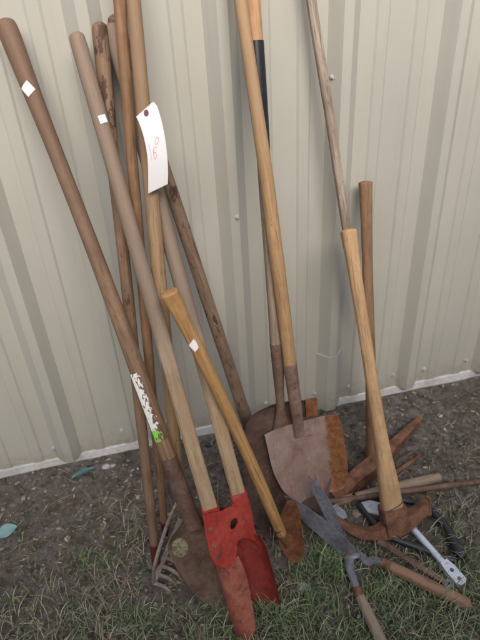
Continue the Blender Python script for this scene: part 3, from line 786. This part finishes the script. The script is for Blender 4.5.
sweep([L(*p) for p in pts], [(.0125, .0255), (.004, .026)], up=(0, 0, 1), rect=True, sub=2).build('cutting_edge', M['rust_tip'], t10)
q = [(-.034, -.0235, zk(507)), (-.01, -.0268, zk(504.5)), (.014, -.0266, zk(502.5)), (.033, -.0235, zk(498))]
sweep([Vector(p) for p in q], [.0014] * 4, n=6).build('wire', M['rubber'], t10)

# 11 rear pick -----------------------------------------------------------
fl = fr_px(G(374, 474), at(365, 181, 1.45)); zl = lambda py: zpx(fl, py, (374, 474), (365, 181))
t11 = thing('pickaxe', 'brown-handled pick with long straight rusty head lying behind the blond mattock', 'pickaxe', fl)
shaft([(zl(466), .026, .021, .1), (zl(430), .0205, .018, .05), (zl(350), .0155, .0145, 0), (zl(250), .0155, .0145, 0), (zl(200), .0172, .0155, .05), (zl(183), .0185, .0165, .1)], seed=14, n=24, dome=.3).build('handle', M['w_brown2'], t11)
inv = fl.inverted()
pts = [G(421, 418, .02), G(409, 431, .035), G(392, 449, .05), G(373, 467, .055), G(356, 480, .045), G(345, 490, .03), G(335, 498, .02)]
sweep([inv @ p for p in pts], [(.004, .007), (.012, .016), (.017, .021), (.023, .027), (.022, .022), (.020, .016), (.017, .006)], rect=True, up=inv.to_3x3() @ Vector((0, 0, 1))).build('pick_head', M['rust_red'], t11, auto=50)
sweep([inv @ p for p in (G(421.5, 417.5, .02), G(416, 424, .027))], [(.005, .007), (.010, .0125)], rect=True, up=inv.to_3x3() @ Vector((0, 0, 1)), sub=2).build('pick_point', M['rust_tip'], t11)

# 12 short honey mattock -----------------------------------------------------
fo = fr_px(at(294, 561, .915), at(168, 290, 1.09)); zo = lambda py: zpx(fo, py, (294, 561), (168, 290))
t12 = thing('digging_adze', 'short honey-coloured handle with white sticker and small rusty orange blade', 'adze', fo)
shaft([(zo(534), .014, .013, 0), (zo(500), .0155, .0145, 0), (zo(440), .0152, .0145, 0), (zo(350), .0150, .0145, 0), (zo(320), .0160, .0150, .05), (zo(301), .0190, .0170, .1), (zo(293), .0202, .0178, .15)], seed=15, n=24, bow=.007, dome=.3).build('handle', M['w_honey'], t12)
patch(zo(343), .0115, HOLD + .15, .55, .0160, 6, .45).build('price_sticker', M['sticker'], t12)
shaft([(zo(548), .004, .003, 0), (zo(543), .008, .006, 0), (zo(535), .0125, .010, 0), (zo(528), .0148, .0138, 0)], seed=15, cap=False).build('socket', M['rust_red'], t12)
dish(fo, [((288, 506), (297, 506)), ((281, 520), (301, 517)), ((278, 533), (303, 534)), ((280, 546), (305, 548)), ((286, 557), (302, 558)), ((293, 564), (297, 563.5))], curve=.012, yrow=[.016, .016, .015, .012, .008, .004], th=.004).build('blade', M['rust_orange'], t12)

# 13 long rusty rod ------------------------------------------------------------
P0, P1 = G(288, 507, .03), G(482, 481.5, .035); P1 = P0 + (P1 - P0) * 1.22
fm = frame(P0, P1, Vector((0, 0, 1))); t13 = thing('rusty_rod', 'long dark rusty iron rod lying across the heap out to the right', 'iron rod', fm)
Lm = (P1 - P0).length
shaft([(0, .0085, .0085, 0), (Lm * .5, .0092, .0092, 0), (Lm, .0092, .0092, 0)], n=14, seed=16, wob=.002).build('rod', M['rust_dark'], t13)
shaft([(.30, .0115, .0115, 0), (.312, .012, .012, 0), (.325, .0115, .0115, 0)], n=14, seed=16, wob=.0).build('collar', M['rust_dark'], t13)

# 14 pale short handle lying ------------------------------------------------
P0, P1 = G(350, 497.5, .03), G(441, 477, .022)
fn = frame(P0, P1, Vector((0, 0, 1))); t14 = thing('hand_tool', 'short pale weathered wooden handle lying on the heap above the rusty rod', 'hand tool', fn)
Ln = (P1 - P0).length
shaft([(0.02, .0125, .0125, 0), (Ln * .4, .0145, .0145, 0), (Ln * .8, .0155, .0155, 0), (Ln - .01, .015, .015, 0)], seed=17).build('handle', M['w_bleach'], t14)
inv = fn.inverted(); pts = [inv @ G(*p) for p in ((353, 497, .032), (343, 501, .03), (334, 505, .024))]
sweep(pts, [(.010, .006), (.012, .005), (.009, .003)], rect=True, up=inv.to_3x3() @ Vector((0, 0, 1))).build('blade_stub', M['rust_mauve'], t14)

# 15 rusty hook right of the mattock handle ------------------------------------
pts = [G(388, 478, .02), G(400, 470, .022), G(411, 462, .018), G(421, 455, .012)]
fq = Matrix.Translation(pts[0] - Vector((0, 0, .02))); inv = fq.inverted()
t15 = thing('rusty_hook', 'small rusty curved hook lying right of the blond handle', 'hook', fq)
sweep([inv @ p for p in pts], [(.007, .004), (.006, .004), (.005, .003), (.002, .002)], rect=True).build('hook_blade', M['rust_red'], t15)
pts2 = [G(392, 466, .02), G(401, 459, .025), G(413, 452, .022), G(420, 453, .012)]
sweep([inv @ p for p in pts2], [(.004, .003)] * 4).build('hook_arm', M['rust_dark'], t15)

# 16 hedge shears ---------------------------------------------------------
pv = G(350, 552, .035); ta = at(285, 497, 1.03); tb = at(309, 478, 1.015)
nrm = (ta - pv).cross(tb - pv).normalized()
if nrm.y > 0: nrm = -nrm
yv = -nrm; zv = Vector((0, 0, 1)); zv = (zv - yv * zv.dot(yv)).normalized(); xv = yv.cross(zv)
fs = Matrix((xv, yv, zv)).transposed().to_4x4(); fs.translation = pv
t16 = thing('hedge_shears', 'open hedge shears with blue-grey blades and two wooden grips', 'shears', fs)
extrude_poly(fs, [(284, 496), (290, 498), (303, 505), (330, 524), (346, 539), (357, 551), (356, 560), (347, 560), (340, 553), (324, 540), (304, 522), (292, 509)], -.003, .0035).build('blade', M['steel_blue'], t16, smooth=False)
extrude_poly(fs, [(308, 476), (313, 480), (321, 488), (329, 500), (336, 513), (340, 525), (348, 543), (354, 554), (347, 557), (341, 543), (333, 527), (326, 519), (319, 505), (313, 492)], .002, .0035).build('blade', M['steel_blue'], t16, smooth=False)
inv = fs.inverted()
MB().add([(.009 * math.cos(i * math.pi / 5), y, .009 * math.sin(i * math.pi / 5)) for y in (-.011, .006) for i in range(10)],
         [(i, (i + 1) % 10, 10 + (i + 1) % 10, 10 + i) for i in range(10)] + [tuple(range(10)), tuple(range(10, 20))]).build('pivot_bolt', M['rust_mauve'], t16, smooth=False)
pts = [G(350, 554, .034), G(360, 555, .036), G(367, 561, .036), G(374, 560, .035), G(385, 563.5, .032)]
sweep([inv @ p for p in pts], [(.016, .004), (.011, .005), (.013, .006), (.012, .008), (.009, .009)], up=inv.to_3x3() @ Vector((0, 0, 1))).build('tang', M['steel_blue'], t16)
pts = [G(349, 556, .034), G(350, 568, .032), G(354, 580, .028), G(359, 594, .026)]
sweep([inv @ p for p in pts], [(.014, .004), (.012, .005), (.011, .006), (.009, .009)], up=inv.to_3x3() @ Vector((0, 0, 1))).build('tang', M['steel_blue'], t16)
def grip(A, B, mat, r):
    fr = frame(A, B, Vector((0, 0, 1))); Lg = (B - A).length
    shaft([(0, r * .8, r * .8, 0), (Lg * .12, r * .9, r * .9, 0), (Lg * .4, r * .98, r * .98, 0), (Lg * .75, r * 1.02, r * 1.02, 0), (Lg, r * 1.05, r * 1.05, 0)], seed=18).build('grip', mat, t16, fr)
    shaft([(-.004, r * .86, r * .86, 0), (.022, r * .95, r * .95, 0)], n=16, seed=18, cap=False).build('grip_collar', M['rust_red'], t16, fr)
M['w_grip'] = wood('wood_shear_grip', (.30, .175, .115), (.16, .085, .06), .1)
grip(G(383, 563, .032), G(466, 604, .022), M['w_grip'], .0165)
grip(G(357, 590, .026), G(383, 646, .024), M['w_bleach'], .0145)

# 17 lopping shears with black handles ------------------------------------------
fz = Matrix.Translation(G(372, 511)); inv = fz.inverted()
t17 = thing('lopping_shears', 'lopping shears with two curved black handles sprawled under the mattock', 'loppers', fz)
def gpath(pp, zs): return [inv @ G(a, b, z_) for (a, b), z_ in zip(pp, zs)]
sweep(gpath([(345, 460), (352, 474), (366, 492), (398, 499), (418, 504), (434, 513)], [.012, .012, .02, .03, .03, .03]), [.009, .009, .009, .009, .0095, .011], n=12).build('handle', M['rubber'], t17)
sweep(gpath([(433, 512.5), (444, 524), (453, 540), (459, 551), (464, 558)], [.03, .026, .022, .02, .018]), [.0115, .0125, .014, .016, .012], n=14).build('grip', M['rubber'], t17)
sweep(gpath([(360, 505), (370, 518), (384, 534), (405, 543)], [.028, .028, .028, .024]), [.009, .0095, .0095, .0095], n=12).build('handle', M['rubber'], t17)
sweep(gpath([(404, 542.5), (422, 549), (440, 556), (456, 561)], [.024, .02, .018, .016]), [.011, .0115, .0115, .009], n=14).build('grip', M['rubber'], t17)
def flat(pp, z_, th): 
    m = MB(); k = len(pp); V = [inv @ G(a, b, z_) for a, b in pp]; V += [v + Vector((0, 0, th)) for v in V]
    return m.add(V, [tuple(range(k)), tuple(range(k, 2 * k))] + [(i, (i + 1) % k, k + (i + 1) % k, k + i) for i in range(k)])
M['steel_pale'] = metal('steel_pale_blue', [(.20, .22, .27), (.36, .40, .48), (.48, .53, .60)], 18, .4, .3, .15)
flat([(361, 503), (370, 501), (386, 505), (388, 512), (380, 516), (368, 513)], .036, .004).build('jaw', M['steel_pale'], t17, smooth=False)
flat([(331, 508), (336, 505), (345, 512), (347, 518), (340, 521), (334, 516)], .03, .004).build('jaw', M['steel_pale'], t17, smooth=False)
sweep(gpath([(338, 516), (348, 524), (362, 531), (384, 534)], [.028, .026, .026, .026]), [(.010, .004)] * 4, n=10).build('link_arm', M['rubber'], t17)

# 18 chrome bar -----------------------------------------------------------------
P0, P1 = G(400, 514, .04), G(446, 566, .02); fc = frame(P0, P1, Vector((0, 0, 1)))
t18 = thing('steel_bar', 'shiny bare steel bar with a drilled flat end lying on the grass', 'steel bar', fc)
Lc = (P1 - P0).length
shaft([(0, .0095, .0095, 0), (Lc * .5, .0098, .0098, 0), (Lc, .0098, .0098, 0)], n=18, wob=0).build('tube', M['chrome'], t18)
E1 = (fc.inverted() @ G(464, 584, .016)).z
def slot_plate():
    bm = bmesh.new(); ed = []
    w = .0165
    def lp(pts):
        vs = [bm.verts.new((x, 0, z_)) for x, z_ in pts]; return [bm.edges.new((vs[i], vs[(i + 1) % len(vs)])) for i in range(len(vs))]
    ed += lp([(-w * .7, Lc - .012), (w * .7, Lc - .012), (w, Lc + .012), (w, E1 - .008), (w * .5, E1), (-w * .5, E1), (-w, E1 - .008), (-w, Lc + .012)])
    for zc in (lerp(Lc, E1, .30), lerp(Lc, E1, .75)): ed += lp([(.006 * math.cos(i * .7854), zc + .006 * math.sin(i * .7854)) for i in range(8)])
    r = bmesh.ops.triangle_fill(bm, use_beauty=True, edges=ed); fa = [g_ for g_ in r['geom'] if isinstance(g_, bmesh.types.BMFace)]
    ex = bmesh.ops.extrude_face_region(bm, geom=fa)
    for g_ in ex['geom']:
        if isinstance(g_, bmesh.types.BMVert): g_.co.y -= .016
    bm.verts.index_update(); mb = MB().add([v.co + Vector((0, .010, 0)) for v in bm.verts], [[v.index for v in f.verts] for f in bm.faces]); bm.free(); return mb
slot_plate().build('drilled_end', M['chrome'], t18, smooth=False)

# 19 serrated blade --------------------------------------------------------------
P0, P1 = G(378, 541, .034), G(447, 583, .028); fw = frame(P0, P1, Vector((0, 0, 1)))
t19 = thing('saw_blade', 'dark rusty toothed blade lying under the steel bar', 'saw', fw)
Lw = (P1 - P0).length; V = []; k = 26
up = []; lo = []
for i in range(k * 2 + 1):
    s = Lw * i / (2 * k); up.append((-.011 + (.006 if i % 2 else 0), s)); lo.append((.010 * (1 - .3 * i / (2 * k)), s))
V = [(x, y, s) for y in (-.002, .001) for x, s in up] + [(x, y, s) for y in (-.002, .001) for x, s in lo]
n_ = len(up); Fc = []
for i in range(n_ - 1):
    Fc += [(i, i + 1, 2 * n_ + i + 1, 2 * n_ + i), (n_ + i, 3 * n_ + i, 3 * n_ + i + 1, n_ + i + 1), (i, n_ + i, n_ + i + 1, i + 1), (2 * n_ + i, 2 * n_ + i + 1, 3 * n_ + i + 1, 3 * n_ + i)]
MB().add(V, Fc).build('toothed_blade', M['rust_dark'], t19, smooth=False)
V = []; c0 = Vector((0, 0, Lw + .004))
for y in (-.004, .002):
    for rr in (.0045, .0135):
        V += [(c0.x + rr * math.cos(i * math.pi / 8), y, c0.z + rr * math.sin(i * math.pi / 8)) for i in range(16)]
Fc = []
for a, b_ in ((0, 1), (3, 2), (1, 3), (2, 0)):
    Fc += [(a * 16 + i, a * 16 + (i + 1) % 16, b_ * 16 + (i + 1) % 16, b_ * 16 + i) for i in range(16)]
MB().add(V, Fc).build('end_washer', M['steel_blue'], t19, smooth=False)

# 20 paper tag -------------------------------------------------------------------
Yt = 1.222
c0 = at(150, 113, Yt)
ft = frame(at(158, 186, Yt - .004), c0); t20 = thing('paper_tag', 'white paper tag with faded red writing hung on the rake handle', 'tag', ft)
inv = ft.inverted()
Lp = [(136.2, 117), (138.5, 121), (143, 134), (146.5, 150), (148, 165), (148.2, 180), (148.3, 193.5)]
Rp = [(153, 102), (157, 106.5), (161.5, 121), (165, 138), (167, 154), (168, 170), (167.8, 184)]
# top edge runs from the left shoulder to the right shoulder across clipped corners
grid = []
rows = smooth_list([(*l, *r) for l, r in zip(Lp, Rp)], 4); nr = len(rows)
for i, (a, b_, c_, d_) in enumerate(rows):
    t = i / (nr - 1); row = []
    for j in range(11):
        u = j / 10; y = Yt - .012 * math.sin(t * math.pi) + .006 * u - .010 * t * t
        row.append(inv @ at(lerp(a, c_, u), lerp(b_, d_, u), y))
    grid.append(row)
# clipped top corners
grid[0] = [grid[0][j].lerp(grid[1][j], .0) for j in range(11)]
tagob = sheet(grid, .0005, (0, 1, 0)).build('card', M['paper'], t20, auto=60)
bm = bmesh.new(); bm.from_mesh(tagob.data); tb_ = BVHTree.FromBMesh(bm)
def on_tag(px, py, lift=.0008):
    o_ = inv @ CAM; d_ = (inv.to_3x3() @ ray(px, py)).normalized(); h = tb_.ray_cast(o_, d_)
    return (h[0] if h[0] else local(ft, px, py)) - d_ * lift
c_ = [on_tag(146.2 + 2.0 * math.cos(a) , 113 + 3.0 * math.sin(a)) for a in [i * math.pi / 8 for i in range(17)]]
sweep(c_, [.0011] * 17, n=6, sub=2).build('reinforcing_ring', M['ring'], t20)
MB().add([on_tag(146.2 + 1.5 * math.cos(i * math.pi / 8), 113 + 2.3 * math.sin(i * math.pi / 8), .0006) for i in range(16)], [tuple(range(16))]).build('eyelet_hole', plain('eyelet_dark', (.07, .03, .028)), t20)
def scrib(strokes, mat):
    m = MB()
    for st in strokes: addmb(m, sweep([on_tag(px, py, .0009) for px, py in st], [.0005] * len(st), n=5, sub=4))
    m.build('handwriting', mat, t20)
scrib([[(156.8, 146.6), (154.8, 147), (153.3, 151), (153.9, 156.4), (155.1, 159), (156.3, 156), (155.5, 152.4), (153.8, 153)],
       [(156.7 + 1.5 * math.cos(k * .5236) - .5 * math.sin(k * .5236), 140.6 + 3.6 * math.sin(k * .5236)) for k in range(13)]], M['ink'])
scrib([[(148.9, 146.5), (148.8, 144.4), (150, 150), (151.2, 156), (151.9, 161)]], M['ink2'])
bm.free()

# 21 fallen leaves on the soil ------------------------------------------------
def leaf(px, py, L_, W_, az, mat, label, lift=.012, curl=.004):
    p = G(px, py); fr = Matrix.Translation((p.x, p.y, gz(p.x, p.y))) @ Matrix.Rotation(az, 4, 'Z'); grid = []
    for i in range(11):
        u = i / 10; hw = W_ * math.sin(math.pi * (.04 + .92 * u)) ** .8 * (1.15 - .3 * u)
        grid.append([((u - .5) * L_, hw * (j / 3 - 1), lift * (.35 + .65 * math.sin(u * 2.6)) + curl * abs(j / 3 - 1)) for j in range(7)])
    o = thing('fallen_leaf', label, 'leaf', fr, None)
    sheet(grid, .0005, (0, 0, 1)).build('leaf_blade', mat, o)
    sweep([(-L_ * .5, 0, lift * .4), (-L_ * .62, .002, lift * .2), (-L_ * .78, .008, .003)], [.001, .0008, .0007], n=5).build('leaf_stalk', M['w_bleach'], o)
M['leaf_blue'] = plain('leaf_blue_green', (.20, .34, .35), .5, 0, .1, 40)
M['leaf_teal'] = plain('leaf_teal', (.05, .14, .15), .5, 0, .2, 60)
leaf(8, 533, .058, .024, .3, M['leaf_blue'], 'pale blue-green rounded leaf lying on the soil at the far left edge')
leaf(84, 474, .08, .011, .25, M['leaf_teal'], 'narrow dark teal leaf lying at the foot of the wall')
def pebble(px, py, r, label, mat, sq=.6):
    p = G(px, py); bm = bmesh.new(); bmesh.ops.create_icosphere(bm, subdivisions=3, radius=1)
    for v in bm.verts:
        v.co *= 1 + .25 * noise.noise(v.co * 1.6 + Vector((px, py, 0))); v.co = Vector((v.co.x * r * 1.3, v.co.y * r, v.co.z * r * sq))
    o = MB().add([v.co for v in bm.verts], [[v.index for v in f.verts] for f in bm.faces]).build('pebble', mat)
    o.location = (p.x, p.y, gz(p.x, p.y) + r * sq * .6); bm.free(); return tag(o, label, 'stone')
M['stone'] = plain('stone_pale', (.36, .36, .37), .8, 0, .25, 90)
for px, py, r, lb_ in ((106, 467, .011, 'pale stone lying close to the wall left of the tool handles'), (113, 466, .007, 'smaller pale stone just right of another by the wall'), (303, 587, .012, 'white stone chip lying in the grass between the digger and the shears')):
    tag(pebble(px, py, r, lb_, M['stone']), lb_, 'stone')

# --------------------------------------------------------------- light, sky
SUN_EL, SUN_AZ = rad(38), rad(-2)     # azimuth measured from behind the viewer toward the right
# unseen shed-shaped blocker, added behind the viewer to shade soil and wall foot
fsh = Matrix.Translation((0.5, -2.6, 0))
ns = thing('shade_blocker', 'unseen grey shed-shaped block added behind the viewer to cast shade', 'shade blocker', fsh)
box(-7, 7, -3.5, 0, -.05, 3.5).build('blocker_body', plain('blocker_grey', (.32, .31, .30), .8, 0, .15, 6), ns, smooth=False)
MB().add([(-7.2, .2, 3.502), (7.2, .2, 3.502), (7.2, -1.75, 4.3), (-7.2, -1.75, 4.3), (7.2, -3.7, 3.502), (-7.2, -3.7, 3.502)],
         [(0, 1, 2, 3), (3, 2, 4, 5), (0, 3, 5), (1, 4, 2), (0, 5, 4, 1)]).build('blocker_top', plain('blocker_top_grey', (.4, .4, .41), .5, .2), ns, smooth=False)
w = bpy.data.worlds.new('World'); S.world = w; w.use_nodes = True
nt = w.node_tree; bg = nt.nodes['Background']
sky = nt.nodes.new('ShaderNodeTexSky'); sky.sky_type = 'NISHITA'; sky.sun_disc = False
sdir = Vector((math.sin(SUN_AZ) * math.cos(SUN_EL), -math.cos(SUN_AZ) * math.cos(SUN_EL), math.sin(SUN_EL)))
sky.sun_elevation = SUN_EL; sky.sun_rotation = math.atan2(sdir.x, sdir.y)
sky.air_density = 1.0; sky.dust_density = 5.0; sky.ozone_density = 1.0
nt.links.new(sky.outputs[0], bg.inputs[0]); bg.inputs[1].default_value = .15
sl = bpy.data.lights.new('sun', 'SUN'); sl.energy = 2.2; sl.angle = rad(34); sl.color = (1, .975, .93)
so = bpy.data.objects.new('sun', sl); COL.objects.link(so); so.rotation_euler = (-sdir).to_track_quat('-Z', 'Y').to_euler()

# ------------------------------------------------------------------ camera
cd = bpy.data.cameras.new('camera'); co = bpy.data.objects.new('camera', cd); COL.objects.link(co)
cd.sensor_fit = 'VERTICAL'; cd.sensor_height = 36; cd.sensor_width = 27; cd.lens = 36 * F / 640
cd.clip_start = .02; cd.clip_end = 500
r_ = RW.to_3x3(); xc = r_ @ Vector((1, 0, 0)); yc = r_ @ Vector((0, -1, 0)); zc = r_ @ Vector((0, 0, -1))
mw = Matrix((xc, yc, zc)).transposed().to_4x4(); mw.translation = CAM; co.matrix_world = mw
cd.dof.use_dof = True; cd.dof.focus_distance = 1.45; cd.dof.aperture_fstop = 3.2
S.camera = co
S.view_settings.view_transform = 'Standard'; S.view_settings.look = 'None'; S.view_settings.exposure = 0.55; S.view_settings.gamma = 1
S.render.filter_size = 1.5 if hasattr(S.render, 'filter_size') else 1.5
S.render.engine = 'CYCLES'
S.cycles.use_denoising = True
